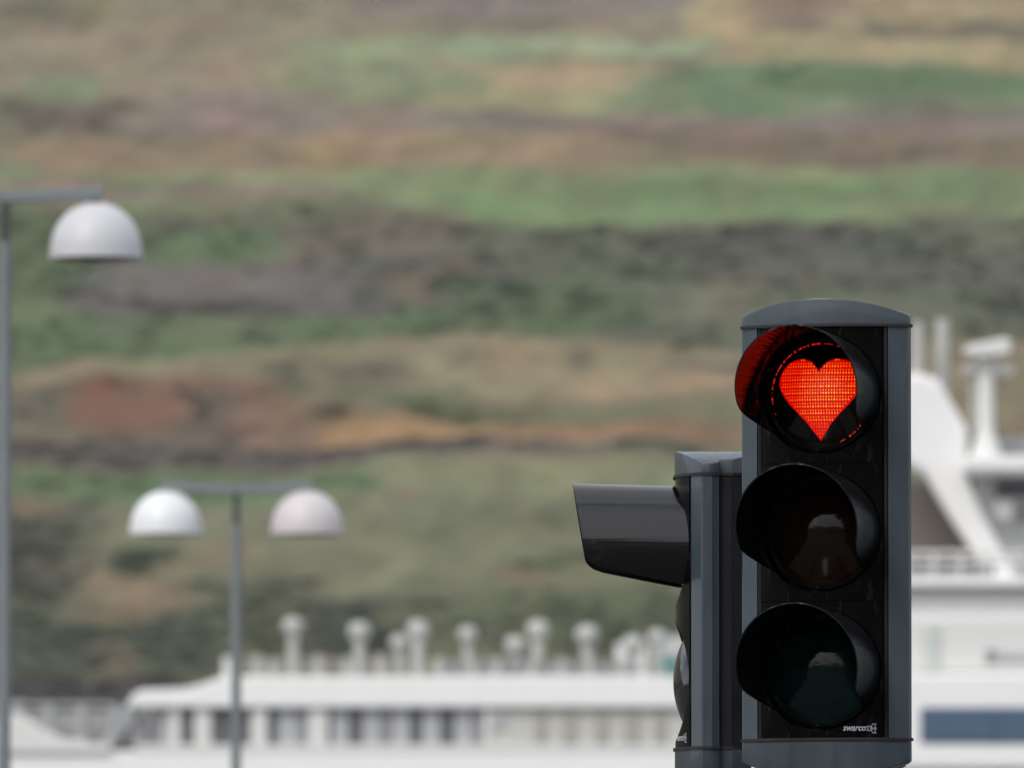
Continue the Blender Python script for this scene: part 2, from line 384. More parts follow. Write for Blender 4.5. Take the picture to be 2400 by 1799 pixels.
# ------------------------------------------------------------------ the signal heads
paint = mat('slate_grey_paint', (0.030, 0.045, 0.057), 0.42, noise=0.30, nscale=9, stretch=(2.5, 2.5, 0.5), rough_var=0.12, bump=0.05, bscale=240, coat=0.25)
black_gloss = mat('black_plastic_panel', (0.0022, 0.0022, 0.0026), 0.15, noise=0.4, nscale=14, rough_var=0.06, bump=0.03, bscale=40, stretch=(2, 2, 0.7), spec=0.10)
hood_m = mat('black_hood', (0.0018, 0.0018, 0.0022), 0.15, noise=0.4, nscale=9, rough_var=0.05, bump=0.9, bscale=30, stretch=(1.6, 0.05, 1.6), spec=0.65)
back_m = mat('back_cover_dark', (0.007, 0.008, 0.010), 0.5, noise=0.2, nscale=9, spec=0.25)  # back shell, a darker tone than the housing paint
hood_in = mat('black_hood_lining', (0.004, 0.004, 0.004), 0.03, noise=0.4, nscale=9, bump=1.0, bscale=120, stretch=(1, 0.05, 1), spec=0.08)
trim_m = mat('dark_trim', (0.006, 0.007, 0.010), 0.5, noise=0.3, nscale=20, spec=0.2)
rubber = mat('rubber_gasket', (0.012, 0.010, 0.011), 0.75, noise=0.5, nscale=60, bump=0.2, bscale=120)
def streaks(m, amount, scale, stretch, lo, hi):
    """thin dried drip marks and dust over a surface"""
    n = m.node_tree.nodes; l = m.node_tree.links; b = n['Principled BSDF']
    tc = n.new('ShaderNodeTexCoord'); mp = n.new('ShaderNodeMapping'); mp.inputs['Scale'].default_value = stretch
    t = n.new('ShaderNodeTexNoise'); t.inputs['Scale'].default_value = scale; t.inputs['Detail'].default_value = 8; t.inputs['Roughness'].default_value = 0.7
    r = n.new('ShaderNodeMapRange'); r.inputs['From Min'].default_value = lo; r.inputs['From Max'].default_value = hi; r.inputs['To Max'].default_value = amount
    x = n.new('ShaderNodeMix'); x.data_type = 'RGBA'; x.inputs['B'].default_value = (0.30, 0.30, 0.31, 1)
    src = b.inputs['Base Color'].links[0].from_socket
    l.new(tc.outputs['Object'], mp.inputs['Vector']); l.new(mp.outputs[0], t.inputs['Vector']); l.new(t.outputs['Fac'], r.inputs['Value'])
    l.new(r.outputs[0], x.inputs['Factor']); l.new(src, x.inputs['A']); l.new(x.outputs['Result'], b.inputs['Base Color'])
streaks(black_gloss, 0.10, 26, (1.6, 1.6, 0.45), 0.55, 0.78)
streaks(paint, 0.08, 30, (2.2, 2.2, 0.25), 0.56, 0.80)
streaks(hood_m, 0.10, 30, (1, 0.6, 1), 0.58, 0.80)
print_m = mat('white_print', (0.33, 0.36, 0.40), 0.6, noise=0.1, nscale=200)
steel = mat('galvanised_pole', (0.20, 0.21, 0.22), 0.55, metal=0.3, noise=0.2, nscale=12)
lens_red = mat('red_lens', (0.006, 0.003, 0.003), 0.10, spec=0.4, wave=(120, 0.02))
lens_amber = mat('amber_lens', (0.012, 0.005, 0.002), 0.08, spec=0.24, noise=0.6, nscale=16, rough_var=0.05, bump=0.35, bscale=28, stretch=(1, 1, 2.2))
lens_green = mat('green_lens', (0.0015, 0.013, 0.011), 0.08, spec=0.26, noise=0.6, nscale=13, rough_var=0.05, bump=0.30, bscale=37, stretch=(1.4, 1, 2.6))
lens_dark = mat('smoked_lens', (0.008, 0.010, 0.011), 0.05, spec=0.6, wave=(110, 0.015))
heart_m = mat('lit_heart', (0.10, 0.0, 0.0), 0.4, emit=(1.0, 0.0, 0.0), estr=0.52)
dot_m = mat('lit_diode', (0.2, 0.05, 0.0), 0.4, emit=(1.0, 0.23, 0.008), estr=1.0)
_at = dot_m.node_tree.nodes.new('ShaderNodeAttribute'); _at.attribute_name = 'glow'      # each diode's own strength
dot_m.node_tree.links.new(_at.outputs['Color'], dot_m.node_tree.nodes['Principled BSDF'].inputs['Emission Color'])
rim_refl_m = mat('rim_reflection', (0.10, 0.0, 0.0), 0.4, emit=(1.0, 0.01, 0.015), estr=0.62)  # the heart's reflection in the lens rim, put in as red emission

MM = 0.001
SEC = 269.6 * MM
# half of the extruded housing's outline: (across, back), in millimetres
HALF = [(132, 5), (165.5, 24), (168.5, 27.5), (168.5, 46), (161, 60)]
RIGHT = [(a * MM, b * MM) for a, b in HALF]
LEFT = [(-a, b) for a, b in reversed(RIGHT)]
BACK = [(a * MM, b * MM) for a, b in ((147, 60.5), (147, 86), (112, 124))]; BACK = BACK + [(-a, b) for a, b in reversed(BACK)]
def bow(x): return -25 * MM + 49 * MM * (x / 0.165) ** 2    # the front is convex from side to side
OUTER = RIGHT[1:] + BACK + LEFT[:-1] + [(x * 0.0135, bow(x * 0.0135) - 0.001) for x in range(-11, 12)]     # cap outline, its front bowed
BODY = RIGHT + LEFT + [(-132 * MM, 50 * MM), (132 * MM, 50 * MM)]   # housing outline with the open channel in front
Rl, Hd, Yl = 104 * MM, 32 * MM, 3 * MM  # lens: rim radius, dome height, rim depth behind the panel
Rs = (Rl * Rl + Hd * Hd) / (2 * Hd)
def dome_y(r): return Yl - (math.sqrt(max(0.0, Rs * Rs - r * r)) - (Rs - Hd))

def cap_mesh(sign, side, apex, z0):
    pts = []
    for (x0, y0), (x1, y1) in zip(OUTER, OUTER[1:] + OUTER[:1]):
        k = max(1, int(math.hypot(x1 - x0, y1 - y0) / 0.009))
        pts += [(x0 + (x1 - x0) * i / k, y0 + (y1 - y0) * i / k) for i in range(k)]
    def arch(x):
        t = min(1.0, abs(x) / 0.1685)
        return side + (apex - side) * (0.35 * (1 - t * t) + 0.65 * (math.sqrt(max(0, 1.6 ** 2 - t * t)) - math.sqrt(1.56)) / (1.6 - math.sqrt(1.56)))
    cy = 0.05; n = len(pts); v = []; f = []
    for sc_x, dz in ((1.0, None), (1.0, 0.0022), (0.9965, 0.0007), (0.990, 0.0), (0.97, 0.0), (0.88, 0.0), (0.7, 0.0), (0.5, 0.0), (0.3, 0.0), (0.12, 0.0)):
        for x, y in pts:
            X, Yy = x * sc_x, cy + (y - cy) * sc_x
            v.append((X, Yy, z0 + sign * (0.0 if dz is None else arch(X) - dz)))
    m = len(v) // n
    for j in range(m - 1):
        for i in range(n):
            f.append((j * n + i, j * n + (i + 1) % n, (j + 1) * n + (i + 1) % n, (j + 1) * n + i))
    f.append(tuple(range((m - 1) * n, m * n))); f.append(tuple(range(n - 1, -1, -1)))
    return MB().add(v, f).mesh('cap', 32)

def gasket_mesh(z):
    g = []
    for x, y in OUTER:
        g.append((x * 1.020, y - 0.0035 if y < 0.025 else y + 0.002))
    return MB().slab(g, z - 0.0028, z + 0.0028).mesh('gasket', 30)

def panel_mesh():
    hw, hh, rh = 121.5 * MM, SEC / 2 - 0.7 * MM, 118.5 * MM
    ang = sorted(set([2 * math.pi * i / 144 for i in range(144)] + [math.atan2(s * hh, c * hw) % (2 * math.pi) for s in (1, -1) for c in (1, -1)]))
    def rb(t): return min(hw / max(1e-9, abs(math.cos(t))), hh / max(1e-9, abs(math.sin(t))))
    v = []; f = []; NR = 6
    for t in ang:
        b = rb(t); c, q = math.cos(t), math.sin(t)
        v += [((rh - 0.004) * c, 0.030, (rh - 0.004) * q), (rh * c, bow(rh * c) + 0.0025, rh * q)]
        for j in range(NR):
            r = rh + 0.0012 + (b - rh - 0.0012) * j / (NR - 1)
            v.append((r * c, bow(r * c), r * q))
        v.append((b * c, 0.040, b * q))
    n = len(ang); M = NR + 3
    for i in range(n):
        for j in range(M - 1):
            a, b2 = i * M + j, ((i + 1) % n) * M + j
            f.append((a, a + 1, b2 + 1, b2))
    return MB().add(v, f).mesh('front_panel', 28)

def visor_mesh():
    """hood: open below, its front edge leaning back, its lower edges rising forward"""
    RB, FL = 116.5 * MM, 5.5 * MM
    fmax = math.acos(-78 / 116); cols, rows = 73, 16; base = -8 * MM
    def length(z):   # z in mm
        if z > -20: return (204 + (z + 20) * 24 / 136.0) * MM
        if z > -44: return (181 + 23 * math.sin((z + 44) / 24.0 * math.pi / 2)) * MM
        return (16 + 165 * max(0, (z + 78) / 34.0)) * MM
    v = []; f = []
    for i in range(cols):
        ph = -fmax + 2 * fmax * i / (cols - 1)
        L = length(116 * math.cos(ph))
        for j in range(rows):
            d = base + (L - base) * j / (rows - 1)
            r = RB + FL * max(0, d) / 0.22
            v.append((r * math.sin(ph), -d, r * math.cos(ph) + max(0, d) * 0.002))
    for i in range(cols - 1):
        for j in range(rows - 1):
            a = i * rows + j; f.append((a, a + 1, a + rows + 1, a + rows))
    me = bpy.data.meshes.new('visor'); me.from_pydata(v, [], f); me.update(); me.shade_smooth(); return me

def lens_mesh():
    prof = [(Rl * math.sin(i / 20 * math.pi / 2) if False else Rl * i / 20, dome_y(Rl * i / 20)) for i in range(21)] + [(Rl, 0.045)]
    return MB().lathe(prof, n=72, axis='Y').mesh('lens', 40)

def bezel_mesh():
    prof = [(Rl - 1.5 * MM, 0.028), (Rl - 1.5 * MM, 0.0035), (Rl + 1 * MM, 0.0005), (Rl + 6 * MM, 0.0005), (Rl + 9 * MM, 0.006), (Rl + 14 * MM, 0.008), (Rl + 14 * MM, 0.03)]
    return MB().lathe(prof, n=84, axis='Y').mesh('lens_ring', 35)

# half of the heart outline seen on the red lens, millimetres about the lens centre
HEART = [(0, 45), (6, 53), (17, 64), (33, 69), (50, 67), (64, 61), (76, 47), (82.5, 32), (83, 18), (78, 5), (70, -7.5), (60, -20), (42, -38), (24.5, -57), (13, -73), (0, -91)]
def heart_outline():
    pts = []
    for (a, b), (c, d) in zip(HEART[:-1], HEART[1:]):
        for i in range(5): pts.append((a + (c - a) * i / 5, b + (d - b) * i / 5))
    pts.append(HEART[-1])
    return pts + [(-x, y) for x, y in pts[-2:0:-1]]
def inside(x, y, poly):
    c = False; n = len(poly)
    for i in range(n):
        (x1, y1), (x2, y2) = poly[i], poly[(i + 1) % n]
        if (y1 > y) != (y2 > y) and x < (x2 - x1) * (y - y1) / (y2 - y1) + x1: c = not c
    return c

def heart_parts(lens):
    ol = heart_outline(); m = MB(); v = [(0, dome_y(0) - 0.0006, 0)]; f = []; n = len(ol); NR = 14
    for j in range(1, NR + 1):
        for x, z in ol:
            x_, z_ = x * MM * j / NR, z * MM * j / NR
            v.append((x_, dome_y(math.hypot(x_, z_)) - 0.0008, z_))
    for i in range(n): f.append((0, 1 + i, 1 + (i + 1) % n))
    for j in range(NR - 1):
        for i in range(n):
            a, b = 1 + j * n + i, 1 + j * n + (i + 1) % n; f.append((a, b, b + n, a + n))
    h = m.add(v, f).build('heart_symbol', heart_m, lens)
    h['label'] = 'glowing red heart on the top lens'
    d = MB(); r_ = random.Random(4); glow = []
    row = 0; z = -90.0
    while z < 72:
        for c in range(-17, 18):
            x = c * 5.35 + r_.uniform(-.2, .2)
            if not inside(x * 1.04, z * 1.03 - 1, ol): continue
            big = (0.95 if row % 2 == 0 else 0.68) * (0.80 if x < -35 else 1.0) * r_.uniform(0.85, 1.12)
            if z < -60: big *= 0.75
            a, b = 1.22 * big * MM, 1.75 * big * MM
            vv = []
            for i in range(8):
                t = 2 * math.pi * i / 8; px_, pz_ = x * MM + a * math.cos(t) - 0.25 * b * math.sin(t), z * MM + b * math.sin(t)
                vv.append((px_, dome_y(math.hypot(px_, pz_)) - 0.0016, pz_))
            hot = max(0.0, 1 - math.hypot((x - 14) / 72, (z - 2) / 62)) ; hot = 0.25 + 0.75 * hot ** 0.6; hot *= r_.uniform(0.75, 1.12)
            st = 1.15 + 1.25 * hot
            glow += [(st, st * (0.08 + 0.25 * hot), st * 0.012 * hot, 1.0)] * 8
            d.add(vv, [tuple(range(8))])
        z += 5.7 if row % 2 == 0 else 7.4; row += 1
    o = d.build('diode_dots', dot_m, lens); o['kind'] = 'stuff'
    ga = o.data.color_attributes.new('glow', 'FLOAT_COLOR', 'POINT'); ga.data.foreach_set('color', [c for g in glow for c in g])
    refl = MB()  # glowing spots standing in for the heart mirrored along the rim
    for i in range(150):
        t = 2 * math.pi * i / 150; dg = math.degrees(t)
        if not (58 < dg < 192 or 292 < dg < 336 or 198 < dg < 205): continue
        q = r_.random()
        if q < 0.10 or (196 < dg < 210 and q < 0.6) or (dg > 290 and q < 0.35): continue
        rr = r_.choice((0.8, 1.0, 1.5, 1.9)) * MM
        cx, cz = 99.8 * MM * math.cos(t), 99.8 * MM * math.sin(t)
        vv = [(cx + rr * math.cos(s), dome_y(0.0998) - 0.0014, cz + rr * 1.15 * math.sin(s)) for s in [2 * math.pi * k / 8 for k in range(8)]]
        refl.add(vv, [tuple(range(8))])
    o = refl.build('rim_reflections', rim_refl_m, lens); o['kind'] = 'stuff'

def text_mesh(body, size):
    cu = bpy.data.curves.new('print', 'FONT'); cu.body = body; cu.size = size; cu.shear = 0.28; cu.offset = size * 0.022
    cu.extrude = 0.0002; cu.space_character = 0.98; cu.resolution_u = 3
    t = bpy.data.objects.new('print', cu); C.objects.link(t)
    dg = bpy.context.evaluated_depsgraph_get(); me = bpy.data.meshes.new_from_object(t.evaluated_get(dg))
    bpy.data.objects.remove(t); return me
MARK = 0.0470        # where the maker's mark starts, across the panel
PRINT = text_mesh('swarco', 0.0188)
_w = [v.co.x for v in PRINT.vertices]; _x0, _x1 = min(_w), max(_w)
for v in PRINT.vertices:     # stand it up on the panel, 50 mm wide
    x, y, z = v.co; x = (x - _x0) / (_x1 - _x0) * 0.0437; v.co = (x, -z + bow(x + MARK), y * 0.92)
def emblem_mesh():
    """two outlined chevrons over each other and one pointing at them"""
    m = MB()
    def outline(pts, t=0.00125):
        n = len(pts)
        for i in range(n):
            a, b = Vector(pts[i]), Vector(pts[(i + 1) % n]); d = (b - a).normalized(); q = Vector((-d.y, d.x)) * t / 2; e = d * t / 2
            m.prism([(p.x, p.y) for p in (a - q - e, b - q + e, b + q + e, a + q - e)], -0.0004, 0.0)
    outline([(0.0, 0.0006), (0.0062, 0.0006), (0.0098, 0.0052), (0.0062, 0.0098), (0.0, 0.0098), (0.0036, 0.0052)])
    outline([(0.0100, 0.0062), (0.0192, 0.0062), (0.0160, 0.0106), (0.0192, 0.0150), (0.0128, 0.0150), (0.0098, 0.0106)])
    outline([(0.0100, 0.0042), (0.0192, 0.0042), (0.0160, -0.0002), (0.0192, -0.0046), (0.0128, -0.0046), (0.0098, -0.0002)])
    m.v = [(x * 0.9, y + bow(x * 0.9 + MARK + 0.0450), z * 0.9) for x, y, z in m.v]
    return m.mesh('emblem')
EMBLEM = emblem_mesh()
PANEL, VISOR, LENS, BEZEL = panel_mesh(), visor_mesh(), lens_mesh(), bezel_mesh()
for me_, m_ in ((PANEL, black_gloss), (VISOR, hood_m), (VISOR, hood_in), (BEZEL, black_gloss)): me_.materials.append(m_)

def signal_head(name, centre, rz, sections, lenses, hoods, lit=None):
    """centre: middle of the front panel plane"""
    h = SEC * sections / 2
    root = empty(name, centre, rz)
    MB().slab(BODY, -h, h).build('housing', paint, root, bevel=0.0012)
    MB().slab(BACK, -h, h).build('back_cover', back_m, root, bevel=0.0015)
    link('top_cap', cap_mesh(1, 0.017, 0.049, h + 0.003), paint, root)
    link('bottom_cap', cap_mesh(-1, 0.040, 0.072, -h - 0.003), paint, root)
    link('gasket', gasket_mesh(h), rubber, root); link('gasket', gasket_mesh(-h), rubber, root)
    for s in (-1, 1):
        a, b = sorted((s * 0.1232, s * 0.1306))
        MB().box((a, 0.005, -h + 0.001), (b, 0.046, h - 0.001)).build('edge_trim', trim_m, root, bevel=0.0008)
    for k in range(sections):
        z = h - SEC * (k + 0.5)
        link('front_panel', PANEL, None, root, loc=(0, 0, z))
        link('lens_ring', BEZEL, None, root, loc=(0, 0, z))
        le = link('lens', LENS.copy(), lenses[k], root, loc=(0, 0, z))
        if k == lit: heart_parts(le)
        if hoods[k]:
            v = link('visor', VISOR, None, root, loc=(0, 0, z))
            sm = v.modifiers.new('thickness', 'SOLIDIFY'); sm.thickness = 0.0028; sm.offset = 0; sm.material_offset = 1
            es = v.modifiers.new('edges', 'EDGE_SPLIT'); es.split_angle = R(40)
    zb = -h
    lg = empty_part('maker_mark', root, (MARK, -0.0006, zb + 0.0165))
    l1 = link('lettering', PRINT, None, lg)
    if not PRINT.materials: PRINT.materials.append(print_m)
    l2 = link('emblem', EMBLEM, None, lg, loc=(0.0450, 0, -0.0005))
    if not EMBLEM.materials: EMBLEM.materials.append(print_m)
    return root
def empty_part(name, parent, loc):
    o = bpy.data.objects.new(name, None); C.objects.link(o); o.parent = parent; o.location = loc; o.empty_display_size = 0.02; return o

D = 24.0
fc = W(1926.5, 1247, D)
t1 = signal_head('traffic_light', fc, R(-15.4), 3, [lens_red, lens_amber, lens_green], [1, 1, 1], lit=0)
tag(t1, 'slate grey three-lens traffic light showing a red heart', 'traffic light')
sc_ = W(1612, 1437.5, D + 0.36)
t2 = signal_head('pedestrian_light', sc_, R(-90.2), 2, [lens_dark, lens_dark], [1, 0])
tag(t2, 'slate grey two-lens signal seen side-on with one hood, beside the heart light', 'traffic light')

pc = Vector((fc.x + 0.015, D + 0.30, 0))
pole = empty('signal_pole', (pc.x, pc.y, 0))
tag(pole, 'grey steel post behind the traffic light, carrying both signal heads', 'post')
MB().tube((0, 0, 0), (0, 0, fc.z + 0.36), 0.054, n=32).tube((0, 0, fc.z + 0.36), (0, 0, fc.z + 0.372), 0.056, 0.05, n=32).build('post', steel, pole, smooth=40)
MB().lathe([(0.054, 0.02), (0.16, 0.02), (0.16, 0.0), (0.054, 0.0)], n=32).build('base_plate', steel, pole, smooth=30)
for dz in (0.30, -0.30):
    a = Vector((fc.x, D, fc.z + dz)) + Vector((math.sin(R(15.4)) * 0.115, math.cos(R(15.4)) * 0.115, 0)) - Vector((pc.x, pc.y, 0))
    MB().tube(a, (0, 0, fc.z + dz), 0.02, n=16).build('bracket', steel, pole, smooth=40)
for dz in (0.20, -0.20):
    a = Vector((sc_.x + 0.118, sc_.y + 0.01, sc_.z + dz)) - Vector((pc.x, pc.y, 0))
    MB().tube(a, (0, 0, sc_.z + dz), 0.02, n=16).build('bracket', steel, pole, smooth=40)

# ------------------------------------------------------------------ the quay lamps
lamp_grey = mat('lamp_post_grey', (0.165, 0.19, 0.20), 0.5, noise=0.15, nscale=8)
lamp_dark = mat('lamp_neck_dark', (0.05, 0.052, 0.056), 0.5, noise=0.2, nscale=15)
bowl = [mat('shade_dull_white', (0.50, 0.51, 0.53), 0.45, noise=0.10, nscale=4), mat('shade_clean_white', (0.66, 0.68, 0.69), 0.4, noise=0.06, nscale=4),
        mat('shade_pinkish_white', (0.53, 0.50, 0.51), 0.45, noise=0.10, nscale=4)]
inner_m = mat('shade_inside', (0.10, 0.10, 0.09), 0.6)
def quay_lamp(px, py, Y, label, shades, lift, drop):
    top = W(px, py, Y)
    root = empty('street_lamp', (top.x, Y, 0)); tag(root, label, 'street lamp', 'domed lamps on the quay')
    h = top.z
    MB().tube((0, 0, 0), (0, 0, h - 0.20), 0.034, 0.028, n=20).build('post', lamp_grey, root, smooth=40)
    MB().tube((0, 0, h - 0.20), (0, 0, h - 0.01), 0.020, n=16).build('neck', lamp_dark, root, smooth=40)
    MB().lathe([(0.034, 0.012), (0.12, 0.012), (0.12, 0.0), (0.034, 0.0)], n=24).build('base_plate', lamp_grey, root, smooth=30)
    AL = 0.408
    for s, sh in zip((-1, 1), shades):
        MB().prism([(0, h - 0.028), (s * (AL + 0.03), h - 0.028 + lift), (s * (AL + 0.03), h + 0.028 + lift), (0, h + 0.028)], -0.025, 0.025).build('arm', lamp_grey, root, bevel=0.006)
        prof = [(0.012, 0.0)] + [(0.207 * math.sin(t) ** 0.92, 0.224 * (math.cos(t) - 1)) for t in [i / 16 * math.pi / 2 for i in range(1, 17)]] + [(0.209, -0.240), (0.209, -0.252), (0.203, -0.252), (0.201, -0.232)]
        o = MB().lathe(prof, n=48).build('shade', bowl[sh], root, smooth=50, loc=(s * AL, 0, h + lift - 0.028 - drop))
        MB().lathe([(0.0, -0.224), (0.10, -0.229), (0.19, -0.240), (0.2015, -0.240)], n=36).build('diffuser', inner_m, o, smooth=50)
        MB().tube((s * AL, 0, h + lift - 0.06 - drop), (s * AL, 0, h + lift - 0.025), 0.016, n=12).build('stem', lamp_dark, root, smooth=40)
    return root
quay_lamp(12, 463, 55.0, 'grey twin-arm street lamp with a dull white dome, its post the thicker', (0, 0), 0.020, 0.016)
quay_lamp(554, 1147, 71.0, 'grey twin-arm street lamp with one bright and one pinkish white dome', (1, 2), 0.020, 0.0)

# ------------------------------------------------------------------ the boats
white = mat('boat_white', (0.80, 0.80, 0.79), 0.4, noise=0.03, nscale=0.8)
offwhite = mat('boat_offwhite', (0.66, 0.665, 0.65), 0.5, noise=0.06, nscale=1.2)
beige = mat('canvas_beige', (0.52, 0.52, 0.48), 0.7, noise=0.08, nscale=1.5)
canvas = mat('canvas_tan', (0.36, 0.35, 0.31), 0.8, noise=0.1, nscale=2)
grey_r = mat('grey_fitting', (0.34, 0.36, 0.36), 0.5, noise=0.12, nscale=3)
vent_m = mat('vent_grey_white', (0.43, 0.43, 0.41), 0.5, noise=0.1, nscale=4)
glass = mat('tinted_window', (0.14, 0.14, 0.15), 0.15, noise=0.3, nscale=1.0)
glass2 = mat('smoke_window', (0.27, 0.27, 0.28), 0.25, noise=0.3, nscale=1.0)
curtain = mat('curtain_grey', (0.42, 0.44, 0.46), 0.8, noise=0.1, nscale=3)
blue_w = mat('blue_window', (0.08, 0.125, 0.185), 0.2, noise=0.15, nscale=1.5)
teal = mat('teal_plastic', (0.02, 0.20, 0.20), 0.5, noise=0.15, nscale=4)
red_b = mat('antifouling', (0.16, 0.03, 0.025), 0.7, noise=0.2, nscale=0.6)
brown = mat('brown_tarpaulin', (0.115, 0.10, 0.085), 0.8, noise=0.3, nscale=0.8)
mgrey = mat('mid_grey_paint', (0.30, 0.29, 0.29), 0.6, noise=0.1, nscale=1)

def P2(pts, Y): return [(W(x, y, Y).x, W(x, y, Y).z) for x, y in pts]
def rect(x0, x1, y0, y1, Y):
    a, b = W(x0, y1, Y), W(x1, y0, Y); return (a.x, a.z, b.x, b.z)

def hull(name, root, Y, xa, xb, ztop, beam, bow, parent_off, sheer):
    """lofted hull from stem to transom; bow=-1 points towards -X"""
    ns = 26; v = []; f = []; prof = [(0.0, 0.0), (0.45, 0.04), (0.80, 0.22), (0.95, 0.5), (1.0, 1.0)]
    for i in range(ns):
        t = i / (ns - 1); x = xa + (xb - xa) * t
        u = t if bow < 0 else 1 - t
        bw = beam / 2 * min(1.0, (math.sin(min(1, u / 0.42) * math.pi / 2) ** 0.8 if u > 0 else 0.0) + 0.01)
        zt = ztop + sheer * max(0, 1 - u / 0.35) ** 2
        row = []
        for s in (-1, 1):
            for a, b in (prof if s < 0 else prof[::-1]):
                flare = 1.0 if u > 0.4 else (0.35 + 0.65 * b) + (1 - (0.35 + 0.65 * b)) * (u / 0.4)
                row.append((x + bow * 1.6 * b * (1 - u) ** 3, s * bw * a * flare, -3.0 + (zt + 3.0) * b))
        v += row
    m = 10
    for i in range(ns - 1):
        for j in range(m - 1):
            a = i * m + j; f.append((a, a + m, a + m + 1, a + 1))
        f.append((i * m + m - 1, (i + 1) * m + m - 1, (i + 1) * m, i * m))
    f.append(tuple(range(m))); f.append(tuple(range((ns - 1) * m + m - 1, (ns - 1) * m - 1, -1)))
    v = [(x - parent_off[0], y + Y + beam / 2 - parent_off[1], z - parent_off[2]) for x, y, z in v]
    return MB().add(v, f).build(name, white, root, smooth=35)

class Boat:
    def __init__(s, name, Y, x0, depth):
        s.Y, s.d = Y, depth
        s.o = Vector((W(x0, 1700, Y).x, Y, -2.0)); s.root = empty(name, s.o)
    def prism(s, name, pts, m, dy0=0.0, dy1=None, parent=None, bevel=0.0, smooth=None):
        dy1 = s.d if dy1 is None else dy1
        poly = [(x - s.o.x, z - s.o.z) for x, z in P2(pts, s.Y)]
        return MB().prism(poly, dy0, dy1).build(name, m, parent or s.root, bevel=bevel, smooth=smooth)
    def rect(s, name, x0, x1, y0, y1, m, dy0=0.0, dy1=None, parent=None, bevel=0.0):
        return s.prism(name, [(x0, y1), (x1, y1), (x1, y0), (x0, y0)], m, dy0, dy1, parent, bevel)
    def loc(s, px, py, dy=0.0):
        p = W(px, py, s.Y); return Vector((p.x - s.o.x, dy, p.z - s.o.z))
    def bar(s, name, a, b, r, m, dy=0.0, parent=None, n=12):
        return MB().tube(s.loc(*a, dy), s.loc(*b, dy), r, n=n).build(name, m, parent or s.root, smooth=40)

# --- the long passenger boat
B = Boat('passenger_boat', 180.0, 700, 4.6)
tag(B.root, 'long white passenger boat with round-topped vents along its flat roof', 'boat')
zdeck = W(700, 1758, 180).z
hull('hull', B.root, 180 - 0.9, W(-330, 0, 180).x, W(2050, 0, 180).x, 3.2, 6.4, -1, B.o, 1.6)
lo = MB(); a, b = W(-40, 1758, 180), W(1980, 1758, 180)
lo.box((a.x - B.o.x, 0.0, 3.1 - B.o.z), (b.x - B.o.x, B.d, zdeck - B.o.z)).build('lower_deckhouse', white, B.root, bevel=0.03)
B.prism('bulwark', [(-60, 1762), (-60, 1700), (14, 1690), (32, 1674), (56, 1673), (85, 1697), (150, 1730), (260, 1744), (260, 1762)], offwhite, -0.08, 0.0, bevel=0.02)
B.prism('roof', [(300, 1657), (308, 1632), (330, 1617), (430, 1613), (478, 1603), (505, 1592), (530, 1584), (1990, 1584), (1990, 1657)], white, -0.10, B.d + 0.2, bevel=0.03)
B.rect('side_wall', 320, 1990, 1744, 1760, offwhite, -0.02, B.d, bevel=0.01)
B.prism('windscreen_frame', [(232, 1746), (262, 1746), (345, 1655), (310, 1640), (285, 1655)], grey_r, 0.0, 0.25, bevel=0.01)
B.rect('rear_wall', 345, 1990, 1656, 1745, mgrey, 2.4, 2.5)
for x0, x1, m in ((300, 345, glass2), (352, 372, glass2), (378, 400, curtain), (423, 455, glass), (495, 588, glass), (627, 652, glass), (652.5, 696, curtain), (696.5, 722, glass2),
                  (768, 780, glass), (780.5, 815, curtain), (815.5, 851, glass), (851.5, 888, curtain), (888.5, 921, glass2), (921.5, 959, curtain),
                  (959.5, 990, glass), (990.5, 1030, curtain), (1030.5, 1066, glass), (1066.5, 1102, curtain), (1102.5, 1134, glass2)):
    y0 = 1657 if x0 > 345 else 1668
    B.rect('window' if m is not curtain else 'curtain', x0, x1, y0, 1746, m, 0.06, 0.09)
for x0, x1 in ((400, 423), (455, 495), (588, 627), (722, 768), (1134, 1150)):
    B.rect('window_post', x0, x1, 1656, 1745, offwhite, 0.0, 0.10, bevel=0.01)
B.rect('side_panel', 1150, 1990, 1657, 1745, beige, 0.03, 0.10)
for x0, x1, m in ((1253, 1280, canvas), (1318, 1352, canvas), (1394, 1427, canvas), (1462, 1500, canvas), (1533, 1562, canvas)):
    B.rect('canvas_strip', x0, x1, 1660, 1742 if x0 > 1300 else 1735, m, 0.0, 0.028)
B.rect('side_window', 1150, 1186, 1672, 1704, curtain, 0.0, 0.028)
for x in (42, 117, 192, 268):
    B.bar('railing_post', (x, 1745), (x, 1648 if x > 50 else 1640), 0.085, grey_r, 0.05)
for y in (1650, 1690):
    B.bar('rail', (-60, y), (255, y), 0.03, grey_r, 0.05)
B.rect('foredeck_screen', -60, 262, 1662, 1730, mgrey, 0.6, 0.64)
for x, y in ((533, 1525), (605, 1523), (642, 1532), (747, 1522), (815, 1526), (893, 1521), (1031, 1526), (1108, 1530), (1168, 1528), (1250, 1530), (1320, 1530), (1385, 1530), (1462, 1528)):
    B.bar('railing_post', (x, 1586), (x, y + 12), 0.07, vent_m if x > 560 else offwhite, 0.1)
for y in (1548, 1566):
    B.bar('rail', (525, y), (1980, y), 0.015, grey_r, 0.1)
for x0, x1 in ((1040, 1100), (1110, 1160), (1172, 1245), (1256, 1316), (1326, 1380), (1390, 1456)):
    B.rect('railing_panel', x0, x1, 1552, 1583, grey_r, 0.14, 0.16)
